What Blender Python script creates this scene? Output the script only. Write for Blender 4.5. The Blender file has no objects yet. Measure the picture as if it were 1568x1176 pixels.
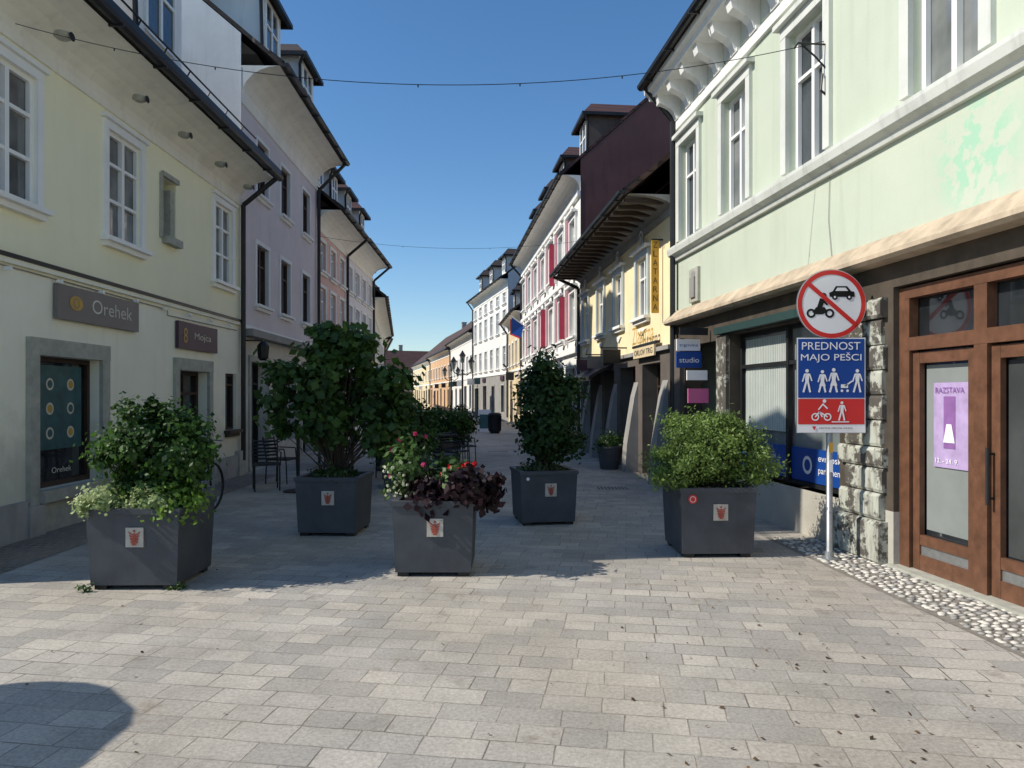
import bpy, math, random
import numpy as np
from mathutils import Vector, Matrix
random.seed(7); rng=np.random.default_rng(7)
R=math.radians
col=bpy.context.scene.collection
# ---------------------------------------------------------------- materials
def base(name):
    m=bpy.data.materials.new(name); m.use_nodes=True
    nt=m.node_tree; p=nt.nodes['Principled BSDF']
    return m,nt,p
def nn(nt,t,**k):
    n=nt.nodes.new(t)
    for a,b in k.items():
        if hasattr(n,a): setattr(n,a,b)
        else: n.inputs[a].default_value=b
    return n
def c4(c): return (c[0],c[1],c[2],1)
def mixc(nt,fac,a,b,mode='MIX'):
    n=nt.nodes.new('ShaderNodeMix'); n.data_type='RGBA'; n.blend_type=mode
    for i,v in ((0,fac),(6,a),(7,b)):
        if hasattr(v,'is_linked') or hasattr(v,'links'): nt.links.new(v,n.inputs[i])
        else: n.inputs[i].default_value=v
    return n.outputs[2]
def ramp(nt,inp,p0,p1,a=(0,0,0),b=(1,1,1)):
    r=nt.nodes.new('ShaderNodeValToRGB'); r.color_ramp.elements[0].position=p0; r.color_ramp.elements[1].position=p1
    r.color_ramp.elements[0].color=c4(a); r.color_ramp.elements[1].color=c4(b)
    nt.links.new(inp,r.inputs[0]); return r.outputs[0]
def pos(nt): return nt.nodes.new('ShaderNodeNewGeometry').outputs['Position']
def noise(nt,vec,scale,detail=5,rough=.6):
    n=nn(nt,'ShaderNodeTexNoise'); n.inputs['Scale'].default_value=scale; n.inputs['Detail'].default_value=detail; n.inputs['Roughness'].default_value=rough
    nt.links.new(vec,n.inputs['Vector']); return n.outputs['Fac']
def mapping(nt,vec,scale=(1,1,1),rot=(0,0,0)):
    n=nt.nodes.new('ShaderNodeMapping'); n.inputs['Scale'].default_value=scale; n.inputs['Rotation'].default_value=rot
    nt.links.new(vec,n.inputs[0]); return n.outputs[0]
def bump(nt,p,h,strength,dist=.01):
    b=nt.nodes.new('ShaderNodeBump'); b.inputs['Strength'].default_value=strength; b.inputs['Distance'].default_value=dist
    nt.links.new(h,b.inputs['Height']); nt.links.new(b.outputs[0],p.inputs['Normal'])
def M(name,c,rough=.8,var=.12,scale=2.5,bmp=.3,bscale=40,streak=0.,metal=0,spec=.4,dirt=0.):
    m,nt,p=base(name); P=pos(nt)
    lo=tuple(x*(1-var) for x in c); hi=tuple(min(1,x*(1+var)) for x in c)
    o=mixc(nt,ramp(nt,noise(nt,P,scale),.3,.7),c4(lo),c4(hi))
    if streak:
        s=noise(nt,mapping(nt,P,(5,5,.5)),1.2,6)
        o=mixc(nt,ramp(nt,s,.52,.8,(0,0,0),(streak,)*3),o,c4(tuple(x*.45 for x in c)))
    if dirt:
        sx=nt.nodes.new('ShaderNodeSeparateXYZ'); nt.links.new(P,sx.inputs[0])
        a=nn(nt,'ShaderNodeMath',operation='MULTIPLY_ADD'); nt.links.new(noise(nt,P,2.2),a.inputs[0]); a.inputs[1].default_value=-1.6; nt.links.new(sx.outputs[2],a.inputs[2])
        f=ramp(nt,a.outputs[0],0,.6,(dirt,)*3,(0,0,0))
        o=mixc(nt,f,o,c4(tuple(x*.4 for x in c)))
    nt.links.new(o,p.inputs['Base Color'])
    p.inputs['Roughness'].default_value=rough; p.inputs['Metallic'].default_value=metal; p.inputs['Specular IOR Level'].default_value=spec
    if bmp: bump(nt,p,noise(nt,P,bscale,4),bmp,.006)
    return m
def glassm(name,c,c2,rough=.04):
    m,nt,p=base(name); P=pos(nt)
    o=mixc(nt,ramp(nt,noise(nt,P,1.3,3),.35,.65),c4(c),c4(c2)); nt.links.new(o,p.inputs['Base Color'])
    p.inputs['Roughness'].default_value=rough; p.inputs['Specular IOR Level'].default_value=.9
    bump(nt,p,noise(nt,P,1.6,1),.12,.03); return m
def roofm(name,c,axis='y'):
    m,nt,p=base(name); P=pos(nt)
    sx=nt.nodes.new('ShaderNodeSeparateXYZ'); nt.links.new(P,sx.inputs[0]); cb=nt.nodes.new('ShaderNodeCombineXYZ')
    nt.links.new(sx.outputs[0 if axis=='x' else 1],cb.inputs[0]); nt.links.new(sx.outputs[2],cb.inputs[1])
    b=nn(nt,'ShaderNodeTexBrick'); nt.links.new(cb.outputs[0],b.inputs[0]); b.inputs['Scale'].default_value=1
    b.inputs['Brick Width'].default_value=.19; b.inputs['Row Height'].default_value=.17; b.inputs['Mortar Size'].default_value=.018
    b.inputs['Color1'].default_value=c4(c); b.inputs['Color2'].default_value=c4(tuple(x*.6 for x in c)); b.inputs['Mortar'].default_value=c4(tuple(x*.25 for x in c))
    o=mixc(nt,ramp(nt,noise(nt,P,.9),.4,.75,(0,0,0),(.6,.6,.6)),b.outputs[0],c4((c[0]*.6,c[1]*.7,c[2]*.8)))
    nt.links.new(o,p.inputs['Base Color']); p.inputs['Roughness'].default_value=.8
    inv=nn(nt,'ShaderNodeMath',operation='SUBTRACT'); inv.inputs[0].default_value=1; nt.links.new(b.outputs['Fac'],inv.inputs[1]); bump(nt,p,inv.outputs[0],.8,.03)
    return m
def paving(name,bw,rh,rot,c1,c2,mort,ms=.006,bstr=.6):
    m,nt,p=base(name); P=pos(nt)
    wob=nn(nt,'ShaderNodeTexNoise'); wob.inputs['Scale'].default_value=3.5; nt.links.new(P,wob.inputs['Vector'])
    sub=nn(nt,'ShaderNodeVectorMath',operation='SCALE'); nt.links.new(wob.outputs['Color'],sub.inputs[0]); sub.inputs['Scale'].default_value=.022
    ad=nn(nt,'ShaderNodeVectorMath',operation='ADD'); nt.links.new(P,ad.inputs[0]); nt.links.new(sub.outputs[0],ad.inputs[1])
    V=mapping(nt,ad.outputs[0],(1,1,1),(0,0,rot))
    b=nn(nt,'ShaderNodeTexBrick'); nt.links.new(V,b.inputs[0]); b.offset=.37; b.offset_frequency=2; b.squash=.68; b.squash_frequency=3
    b.inputs['Scale'].default_value=1; b.inputs['Brick Width'].default_value=bw; b.inputs['Row Height'].default_value=rh; b.inputs['Mortar Size'].default_value=ms; b.inputs['Mortar Smooth'].default_value=.4
    b.inputs['Color1'].default_value=c4(c1); b.inputs['Color2'].default_value=c4(c2); b.inputs['Mortar'].default_value=c4(mort)
    o=b.outputs[0]
    jn=noise(nt,P,1.3,6); jf=mixc(nt,1.,b.outputs['Fac'],ramp(nt,jn,.38,.54),'MULTIPLY'); o=mixc(nt,jf,o,c4(tuple(x*.68 for x in c1)))
    warm=noise(nt,P,.35,4,.6); o=mixc(nt,ramp(nt,warm,.42,.62,(0,0,0),(.4,.4,.4)),o,c4((.50,.41,.29)))
    big=noise(nt,P,.8,8,.72); o=mixc(nt,ramp(nt,big,.42,.68,(0,0,0),(.6,.6,.6)),o,c4((.26,.24,.205)))
    fine=noise(nt,P,48,7,.8); o=mixc(nt,.8,o,ramp(nt,fine,.34,.66,(.42,.42,.42),(1,1,1)),'MULTIPLY')
    st=noise(nt,P,2.3,8,.72); o=mixc(nt,ramp(nt,st,.58,.70,(0,0,0),(.55,.55,.55)),o,c4((.16,.12,.08)))
    sp=nn(nt,'ShaderNodeTexVoronoi'); nt.links.new(P,sp.inputs['Vector']); sp.inputs['Scale'].default_value=5.5
    o=mixc(nt,ramp(nt,sp.outputs['Distance'],.03,.06,(.5,.5,.5),(0,0,0)),o,c4((.08,.07,.06)))
    nt.links.new(o,p.inputs['Base Color']); p.inputs['Roughness'].default_value=.75
    h=nn(nt,'ShaderNodeMath',operation='MULTIPLY_ADD'); nt.links.new(fine,h.inputs[0]); h.inputs[1].default_value=.45
    inv=nn(nt,'ShaderNodeMath',operation='SUBTRACT'); inv.inputs[0].default_value=1; nt.links.new(b.outputs['Fac'],inv.inputs[1]); nt.links.new(inv.outputs[0],h.inputs[2])
    bump(nt,p,h.outputs[0],bstr,.008); return m
def leafm():
    m,nt,p=base('leaf'); a=nt.nodes.new('ShaderNodeAttribute'); a.attribute_name='Col'
    nt.links.new(a.outputs[0],p.inputs['Base Color']); p.inputs['Roughness'].default_value=.5; p.inputs['Specular IOR Level'].default_value=.35
    t=nt.nodes.new('ShaderNodeBsdfTranslucent'); nt.links.new(a.outputs[0],t.inputs[0]); mx=nt.nodes.new('ShaderNodeMixShader'); mx.inputs[0].default_value=.4
    nt.links.new(p.outputs[0],mx.inputs[1]); nt.links.new(t.outputs[0],mx.inputs[2]); nt.links.new(mx.outputs[0],nt.nodes['Material Output'].inputs[0]); return m
LEAF=leafm()
white=M('white_plaster',(.82,.82,.79),.8,.05,streak=.25)
whitew=M('white_window_paint',(.88,.88,.85),.45,.04,bmp=.05)
cream=M('cream_plaster',(.96,.92,.66),.85,.025,1.2,streak=.08,dirt=.3)
creaml=M('cream_plaster_lower',(.93,.90,.73),.85,.04,1.2,streak=.15,dirt=.45)
stone=M('grey_stone',(.40,.40,.34),.85,.18,8,.5)
plinth=M('plinth_concrete',(.38,.37,.34),.9,.2,3,.5,streak=.4)
dark=M('dark_metal',(.025,.026,.028),.45,.2,bmp=.05,metal=.3)
black=M('black_paint',(.012,.012,.012),.4,.1,bmp=0)
mauve=M('mauve_plaster',(.68,.62,.62),.85,.06,1.5,streak=.2)
pink=M('pink_plaster',(.72,.48,.41),.85,.08,1.5,streak=.2)
lilac=M('lilac_plaster',(.78,.75,.77),.85,.05,1.5,streak=.2)
greenp,nt,p=base('green_plaster')
P=pos(nt)
o=mixc(nt,ramp(nt,noise(nt,P,1.4,5),.3,.7),c4((.49,.55,.44)),c4((.54,.59,.48)))
s=noise(nt,mapping(nt,P,(4,4,.35)),1.1,6); o=mixc(nt,ramp(nt,s,.52,.85,(0,0,0),(.5,.5,.5)),o,c4((.37,.41,.33)))
d=nn(nt,'ShaderNodeVectorMath',operation='DISTANCE'); nt.links.new(P,d.inputs[0]); d.inputs[1].default_value=(3.68,5.75,3.55)
dm=ramp(nt,d.outputs['Value'],.25,.55,(1,1,1),(0,0,0)); bl=ramp(nt,noise(nt,P,6.5,5),.50,.54); k=mixc(nt,1.,dm,bl,'MULTIPLY')
o=mixc(nt,k,o,c4((.36,.58,.42)))
nt.links.new(o,p.inputs['Base Color']); p.inputs['Roughness'].default_value=.85; bump(nt,p,noise(nt,P,35,5),.35,.006)
yellow=M('yellow_plaster',(.88,.74,.46),.85,.07,1.6,streak=.2)
ochre=M('ochre_plaster',(.66,.53,.33),.85,.08,1.6,streak=.2)
orange=M('orange_plaster',(.62,.40,.23),.85,.08,1.6)
offw=M('offwhite_plaster',(.76,.76,.72),.85,.06,1.6,streak=.25)
greyp=M('grey_plaster',(.3,.29,.27),.85,.15,2,streak=.4)
darkpl=M('dark_brown_plaster',(.12,.10,.085),.85,.2,2,streak=.4)
soff=M('soffit_cream',(.86,.84,.76),.85,.06,2,streak=.3)
redp=M('red_panel',(.50,.05,.10),.6,.1)
beige=M('ledge_beige',(.48,.39,.28),.85,.25,4,.5,streak=.6)
baseplast=M('base_plaster',(.60,.57,.49),.9,.15,3,.5,dirt=.5)
wood=M('door_wood',(.13,.06,.033),.5,.3,9,.15,streak=.5)
woodd=M('dark_wood',(.05,.03,.02),.6,.2,9,.15)
roofd=roofm('roof_dark_tiles',(.055,.04,.035)); roofr=roofm('roof_maroon_tiles',(.10,.042,.038)); roofo=roofm('roof_brown_tiles',(.12,.065,.045)); roofrx=M('sheet_metal_maroon',(.12,.055,.05),.6,.15,1.5,.1,streak=.5)
peel,nt,p=base('peeling_paint_stone'); P=pos(nt)
n1=noise(nt,P,5,8,.7); sx=nt.nodes.new('ShaderNodeSeparateXYZ'); nt.links.new(P,sx.inputs[0])
ma=nn(nt,'ShaderNodeMath',operation='MULTIPLY_ADD'); nt.links.new(sx.outputs[2],ma.inputs[0]); ma.inputs[1].default_value=-.03; nt.links.new(n1,ma.inputs[2])
o=mixc(nt,ramp(nt,ma.outputs[0],.44,.50),c4((.08,.072,.06)),c4((.44,.45,.38)))
n2=noise(nt,mapping(nt,P,(6,6,1)),2,6); o=mixc(nt,ramp(nt,n2,.48,.7,(0,0,0),(.75,.75,.75)),o,c4((.12,.11,.09)))
nt.links.new(o,p.inputs['Base Color']); p.inputs['Roughness'].default_value=.9; bump(nt,p,n1,.7,.012)
glass=glassm('window_glass',(.02,.025,.03),(.07,.08,.09)); glassc=glassm('window_glass_curtain',(.10,.11,.11),(.24,.25,.24),.06); glassd=glassm('shop_glass_dark',(.01,.013,.015),(.03,.035,.04))
glassg=glassm('shop_glass_pale',(.12,.15,.15),(.24,.27,.26),.06)
anth=M('planter_anthracite',(.085,.092,.105),.55,.25,4,.2,60,streak=.6,dirt=.4)
soil=M('soil',(.035,.025,.018),.95,.4,20,.8)
bark=M('bark',(.06,.045,.03),.9,.3,20,.5)
signw=M('sign_white',(.82,.82,.82),.35,.02,bmp=0); signr=M('sign_red',(.62,.035,.03),.35,.04,bmp=0); signb=M('sign_blue',(.01,.06,.28),.35,.04,bmp=0); signk=M('sign_black',(.01,.01,.01),.4,.02,bmp=0)
embl=M('emblem_plate',(.50,.45,.38),.5,.15,10,0); emred=M('emblem_red',(.38,.08,.05),.5,.2,20,0)
galv=M('galvanised_steel',(.35,.36,.36),.45,.15,12,.1,metal=.7)
purple=M('poster_purple',(.42,.32,.53),.5,.2,6,0); purd=M('poster_violet',(.25,.12,.32),.5,.2,6,0); teal=M('poster_teal',(.03,.10,.11),.5,.3,6,0)
taupe=M('signboard_taupe',(.19,.17,.16),.5,.08,bmp=0); plum=M('signboard_plum',(.06,.03,.05),.5,.1,bmp=0); gold=M('gold_paint',(.50,.30,.04),.4,.15,bmp=0)
pinks=M('sign_magenta',(.55,.12,.28),.5,.05,bmp=0); awn=M('awning_green',(.02,.05,.045),.6,.1,bmp=0)
rattan=M('chair_rattan',(.03,.03,.032),.6,.2,30,.2)
pebm=M('pebbles_mat',(.36,.34,.30),.8,.6,22,.2)
# ---------------------------------------------------------------- builder
class O:
    def __init__(s,name,origin=(0,0),to=None,side=1,z=0,u=None):
        s.name=name; s.o=Vector((origin[0],origin[1],z))
        if to is not None:
            v=Vector((to[0]-origin[0],to[1]-origin[1])); s.L=v.length; v.normalize(); u=(v.x,v.y)
        if u is None: u=(1,0)
        s.u=Vector((u[0],u[1],0)); s.n=Vector((side*u[1],-side*u[0],0)); s.parts={}; s.ops=[]; s.smooth=set(); s.extra=[]
    def W(s,a,d,h): return s.u*a+s.n*d+Vector((0,0,h))
    def add(s,part,mat,verts,faces):
        p=s.parts.setdefault(part,dict(v=[],f=[],m=[],mats=[]))
        if mat not in p['mats']: p['mats'].append(mat)
        mi=p['mats'].index(mat); o=len(p['v'])
        p['v'].extend([s.W(*v) for v in verts]); p['f'].extend([[i+o for i in f] for f in faces]); p['m'].extend([mi]*len(faces))
    def box(s,part,mat,a0,a1,d0,d1,h0,h1):
        v=[(a,d,h) for a in(a0,a1) for d in(d0,d1) for h in(h0,h1)]
        s.add(part,mat,v,[(0,1,3,2),(4,6,7,5),(0,4,5,1),(2,3,7,6),(0,2,6,4),(1,5,7,3)])
    def poly(s,part,mat,pts): s.add(part,mat,pts,[tuple(range(len(pts)))])
    def prism(s,part,mat,prof,a0,a1):
        n=len(prof); v=[(a0,d,h) for d,h in prof]+[(a1,d,h) for d,h in prof]
        s.add(part,mat,v,[(i,(i+1)%n,(i+1)%n+n,i+n) for i in range(n)]+[tuple(range(n)),tuple(range(2*n-1,n-1,-1))])
    def tube(s,part,mat,p,q,r0,r1=None,n=8):
        r1=r0 if r1 is None else r1; p=Vector(p);q=Vector(q); ax=(q-p)
        if ax.length<1e-6: return
        ax.normalize(); t=Vector((0,0,1)) if abs(ax.z)<.9 else Vector((1,0,0)); b=ax.cross(t).normalized(); c=ax.cross(b)
        v=[tuple(P+(b*math.cos(i*2*math.pi/n)+c*math.sin(i*2*math.pi/n))*r) for P,r in((p,r0),(q,r1)) for i in range(n)]
        s.add(part,mat,v,[(i,(i+1)%n,(i+1)%n+n,i+n) for i in range(n)]+[tuple(range(n)),tuple(range(2*n-1,n-1,-1))])
    def path(s,part,mat,pts,r,n=6):
        for a,b in zip(pts[:-1],pts[1:]): s.tube(part,mat,a,b,r,r,n)
    def lathe(s,part,mat,c,prof,n=20):
        v=[];f=[]
        for r,h in prof:
            for i in range(n): t=2*math.pi*i/n; v.append((c[0]+r*math.cos(t),c[1]+r*math.sin(t),c[2]+h))
        for j in range(len(prof)-1):
            for i in range(n): f.append((j*n+i,j*n+(i+1)%n,(j+1)*n+(i+1)%n,(j+1)*n+i))
        f.append(tuple(range(n))); f.append(tuple(range((len(prof)-1)*n,len(prof)*n)))
        s.add(part,mat,v,f)
    def torus(s,part,mat,c,R_,r,plane='dh',n=28,k=6):
        v=[];f=[]
        for i in range(n):
            t=2*math.pi*i/n
            for j in range(k):
                q=2*math.pi*j/k; rr=R_+r*math.cos(q); w=r*math.sin(q)
                x,y=rr*math.cos(t),rr*math.sin(t)
                v.append((c[0]+w,c[1]+x,c[2]+y) if plane=='dh' else (c[0]+x,c[1]+w,c[2]+y))
        for i in range(n):
            for j in range(k): f.append((i*k+j,i*k+(j+1)%k,((i+1)%n)*k+(j+1)%k,((i+1)%n)*k+j))
        s.add(part,mat,v,f)
    def fp(s,part,mat,pts,d): s.poly(part,mat,[(x,d,h) for x,h in pts])
    def disc(s,part,mat,c,r,d,n=24,ry=None):
        ry=ry or r; s.fp(part,mat,[(c[0]+r*math.cos(2*math.pi*i/n),c[1]+ry*math.sin(2*math.pi*i/n)) for i in range(n)],d)
    def ring(s,part,mat,c,r0,r1,d,n=40):
        for i in range(n):
            a=2*math.pi*i/n;b=2*math.pi*(i+1)/n
            s.fp(part,mat,[(c[0]+r*math.cos(t),c[1]+r*math.sin(t)) for r,t in((r0,a),(r1,a),(r1,b),(r0,b))],d)
    def stroke(s,part,mat,p,q,w,d):
        p=Vector(p);q=Vector(q);t=(q-p).normalized();m=Vector((-t.y,t.x))*w/2
        s.fp(part,mat,[tuple(p+m),tuple(q+m),tuple(q-m),tuple(p-m)],d)
    def text(s,part,mat,body,a0,a1,h0,h1,d,vert=False):
        cu=bpy.data.curves.new('t','FONT'); cu.body=body; ob=bpy.data.objects.new('t',cu); col.objects.link(ob)
        bpy.context.view_layer.update(); me=bpy.data.meshes.new_from_object(ob)
        vs=[v.co.copy() for v in me.vertices]; fs=[tuple(f.vertices) for f in me.polygons]
        bpy.data.objects.remove(ob)
        if not vs: return
        x0=min(v.x for v in vs);x1=max(v.x for v in vs);y0=min(v.y for v in vs);y1=max(v.y for v in vs)
        if vert:
            s.add(part,mat,[(a0,a1[0]+(v.x-x0)/(x1-x0)*(a1[1]-a1[0]),h0+(v.y-y0)/(y1-y0)*(h1-h0)) for v in vs],fs); return
        s.add(part,mat,[(a0+(v.x-x0)/(x1-x0)*(a1-a0),d,h0+(v.y-y0)/(y1-y0)*(h1-h0)) for v in vs],fs)
    def wall(s,part,mat,a0,a1,h0,h1,d=0,reveal=.16,rmat=None):
        ops=[o for o in s.ops if o[0]<a1 and o[1]>a0 and o[2]<h1 and o[3]>h0]
        A=sorted({a0,a1}|{min(max(x,a0),a1) for o in ops for x in o[:2]}); H=sorted({h0,h1}|{min(max(x,h0),h1) for o in ops for x in o[2:4]})
        for i in range(len(A)-1):
            for j in range(len(H)-1):
                ca=(A[i]+A[i+1])/2; ch=(H[j]+H[j+1])/2
                if any(o[0]<ca<o[1] and o[2]<ch<o[3] for o in ops): continue
                s.poly(part,mat,[(A[i],d,H[j]),(A[i+1],d,H[j]),(A[i+1],d,H[j+1]),(A[i],d,H[j+1])])
        for o in ops:
            x0,x1,y0,y1=max(o[0],a0),min(o[1],a1),max(o[2],h0),min(o[3],h1); m=rmat or mat
            for q,ok in((((x0,y0),(x1,y0)),o[2]>h0),(((x1,y0),(x1,y1)),1),(((x1,y1),(x0,y1)),o[3]<h1),(((x0,y1),(x0,y0)),1)):
                if not ok: continue
                (xa,ya),(xb,yb)=q
                s.poly(part,m,[(xa,d,ya),(xb,d,yb),(xb,d-reveal,yb),(xa,d-reveal,ya)])
    def window(s,a0,a1,h0,h1,gl=None,fr=None,sur=None,sw=.1,sill=True,rows=(.68,),fw=.05,dep=.1,mull=True,sd=.03,sillm=None):
        gl=gl or glass; fr=fr or whitew; s.ops.append((a0,a1,h0,h1))
        s.poly('window_glass',gl,[(a0,-dep-.02,h0),(a1,-dep-.02,h0),(a1,-dep-.02,h1),(a0,-dep-.02,h1)])
        D0,D1=-dep-.015,-dep+.035
        s.box('window_frames',fr,a0,a0+fw,D0,D1,h0,h1); s.box('window_frames',fr,a1-fw,a1,D0,D1,h0,h1)
        s.box('window_frames',fr,a0+fw,a1-fw,D0,D1,h0,h0+fw); s.box('window_frames',fr,a0+fw,a1-fw,D0,D1,h1-fw,h1)
        c=(a0+a1)/2
        if mull: s.box('window_frames',fr,c-fw*.6,c+fw*.6,D0,D1+.012,h0+fw,h1-fw)
        for r in rows:
            y=h0+(h1-h0)*r
            for x0,x1 in(((a0+fw,c-fw*.6),(c+fw*.6,a1-fw)) if mull else ((a0+fw,a1-fw),)): s.box('window_frames',fr,x0,x1,D0,D1+.004,y-fw*.4,y+fw*.4)
        if sur:
            s.box('window_surrounds',sur,a0-sw,a0,0,sd,h0,h1); s.box('window_surrounds',sur,a1,a1+sw,0,sd,h0,h1)
            s.box('window_surrounds',sur,a0-sw,a1+sw,0,sd+.004,h1,h1+sw)
        if sill:
            sm=sillm or sur or fr
            s.box('window_sills',sm,a0-sw-.04,a1+sw+.04,0,sd+.09,h0-.06,h0); s.box('window_sills',sm,a0-sw,a1+sw,0,sd+.03,h0-.13,h0-.06)
    def leaves(s,part,C,N,L,colr,aspect=.33):
        n=len(C)
        Rn=rng.normal(size=(n,3)); A=np.cross(N,Rn); A/=np.linalg.norm(A,axis=1)[:,None]+1e-9
        Bv=np.cross(N,A); Bv/=np.linalg.norm(Bv,axis=1)[:,None]+1e-9
        l=(L*rng.uniform(.6,1.3,n))[:,None]
        v=np.empty((n,4,3)); v[:,0]=C-A*l*.5; v[:,1]=C+Bv*l*aspect-N*l*.07; v[:,2]=C+A*l*.5-N*l*.15; v[:,3]=C-Bv*l*aspect-N*l*.07
        me=bpy.data.meshes.new(part); me.from_pydata(v.reshape(-1,3).tolist(),[],np.arange(n*4).reshape(n,4).tolist())
        at=me.color_attributes.new('Col','FLOAT_COLOR','CORNER'); cc=np.ones((n,4,4)); cc[:,:,:3]=colr[:,None,:]; at.data.foreach_set('color',cc.reshape(-1).astype(np.float32))
        me.materials.append(LEAF); s.extra.append((part,me))
    def foliage(s,part,ells,K,n,L,c0,c1,cr=.16,root=None,br=True,aspect=.33,up=.35,shell=.45):
        Cs=[];Ns=[];Cl=[]
        tot=sum(e[3]*e[4]*e[5] for e in ells); c0=np.array(c0);c1=np.array(c1)
        for e in ells:
            k=max(2,int(K*e[3]*e[4]*e[5]/tot)); ce=np.array(e[:3]); re=np.array(e[3:6])
            for i in range(k):
                dd=rng.normal(size=3); dd/=np.linalg.norm(dd); cc=ce+dd*re*rng.uniform(.25,1.15)**shell
                sc=cr*rng.uniform(.45,1.35); pts=cc+rng.normal(size=(n,3))*sc*np.array([1,1,.75])
                nr=(pts-ce)/re; nr/=np.linalg.norm(nr,axis=1)[:,None]+1e-6; nr=nr+rng.normal(size=(n,3))*.6+np.array([0,0,up]); nr/=np.linalg.norm(nr,axis=1)[:,None]
                t=np.clip(rng.uniform(0,1,n)*.5+rng.uniform(0,.5),0,1)[:,None]
                Cs.append(pts);Ns.append(nr);Cl.append(c0*(1-t)+c1*t)
                if br and root is not None and i%2==0:
                    r=np.array(root)+rng.normal(size=3)*np.array([.05,.05,0]); mid=(r*.45+cc*.55)+np.array([0,0,-.1])*abs(cc[2]-r[2]); mid[:2]=(r[:2]*.6+cc[:2]*.4)
                    q=[(x[0],-x[1],x[2]) for x in(r,mid,cc)]
                    s.tube('stems',bark,q[0],q[1],.012,.008,5); s.tube('stems',bark,q[1],q[2],.008,.003,5)
        s.leaves(part,np.vstack(Cs),np.vstack(Ns),L,np.vstack(Cl),aspect)
    def finish(s):
        e=bpy.data.objects.new(s.name,None); e.empty_display_size=.3; e.location=s.o; col.objects.link(e)
        for pn,p in s.parts.items():
            me=bpy.data.meshes.new(pn); me.from_pydata([tuple(v) for v in p['v']],[],p['f'])
            for m in p['mats']: me.materials.append(m)
            me.polygons.foreach_set('material_index',p['m'])
            if pn in s.smooth: me.polygons.foreach_set('use_smooth',[True]*len(p['f']))
            me.update(); ob=bpy.data.objects.new(pn,me); ob.parent=e; col.objects.link(ob)
        for pn,me in s.extra:
            ob=bpy.data.objects.new(pn,me); ob.parent=e; col.objects.link(ob)
        return e
def shell(b,L,eave,over,depth,slope,wm,rm,cove=soff,covh=.45,gut=True,endm=None):
    t=math.tan(R(slope)); rd=-depth/2; rh=eave+(over-rd)*t; wh=eave+over*t-.13; endm=endm or wm
    for a in(0.01,L-.01): b.poly('side_walls',endm,[(a,-.001,0),(a,-.001,wh),(a,rd,rh-.13),(a,-depth,wh),(a,-depth,0)])
    b.poly('side_walls',wm,[(0.01,-depth,0),(L-.01,-depth,0),(L-.01,-depth,wh),(0.01,-depth,wh)])
    b.prism('roof',rm,[(over,eave),(rd,rh),(-depth-over,eave),(-depth-over,eave-.1),(rd,rh-.12),(over,eave-.1)],0.005,L-.005)
    if cove:
        pr=[(0,eave-.08)]+[(over*.93*(1-math.cos(i/6*math.pi/2)),eave-.08-covh+covh*math.sin(i/6*math.pi/2)) for i in range(7)]
        b.prism('cornice',cove,pr,0.006,L-.006)
        b.box('cornice',cove,0.006,L-.006,0.0,.03,eave-.2-covh,eave-.08-covh)
    if gut:
        g=[(over+.0+.075*math.cos(x),eave-.02+.085*math.sin(x)) for x in [math.pi+i*math.pi/5 for i in range(6)]]
        b.prism('gutter',dark,[(d+.05,h) for d,h in g],0.0,L)
        b.prism('roof_edge',dark,[(over-.02,eave+.0),(over+.03,eave+.02),(over-.25,eave+.03+.25*t),(over-.27,eave+.27*t)],0.0,L)
        for a in np.arange(.4,L-.2,1.1): b.box('gutter',dark,a,a+.03,over-.04,over+.14,eave-.12,eave-.09)
        b.tube('downpipe',dark,(L-.12,.09,.3),(L-.12,.09,eave-covh-.2),.05); b.tube('downpipe',dark,(L-.12,.09,eave-covh-.2),(L-.12,over,eave-.08),.05)
    return rh
def dormer(b,sc,w,d0,h0,h1,wm=white,rm=roofd,win=True):
    bk=d0-2.6
    b.box('dormer_walls',wm,sc-w/2,sc+w/2,bk,d0,h0,h1)
    o=.14; y=h1
    v=[(sc-w/2-o,d0+o+.05,y),(sc+w/2+o,d0+o+.05,y),(sc,d0-.25,y+w*.42),(sc-w/2-o,bk,y),(sc+w/2+o,bk,y),(sc,bk,y+w*.42)]
    b.add('dormer_roofs',rm,v,[(0,1,2),(0,2,5,3),(1,4,5,2),(0,3,4,1)])
    b.box('dormer_roofs',dark,sc-w/2-o,sc+w/2+o,d0+o,d0+o+.1,y-.1,y+.0)
    b.box('dormer_roofs',dark,sc-w/2-o-.08,sc-w/2-o,bk,d0+o+.1,y-.1,y); b.box('dormer_roofs',dark,sc+w/2+o,sc+w/2+o+.08,bk,d0+o+.1,y-.1,y)
    b.path('dormer_roofs',dark,[(sc-w/2-o-.04,d0+o,y-.1),(sc-w/2-o,d0+.05,y-.3),(sc-w/2-.05,d0+.05,h0+.1)],.04)
    if win:
        a0,a1=sc-w*.3,sc+w*.3; p0,p1=h0+.3,h1-.12
        b.poly('dormer_windows',glass,[(a0,d0+.01,p0),(a1,d0+.01,p0),(a1,d0+.01,p1),(a0,d0+.01,p1)])
        for x in(a0,sc,a1): b.box('dormer_windows',whitew,x-.03,x+.03,d0+.004,d0+.04,p0,p1)
        for y in(p0,(p0+p1)/2,p1): b.box('dormer_windows',whitew,a0,a1,d0+.006,d0+.037,y-.025,y+.025)
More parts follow.
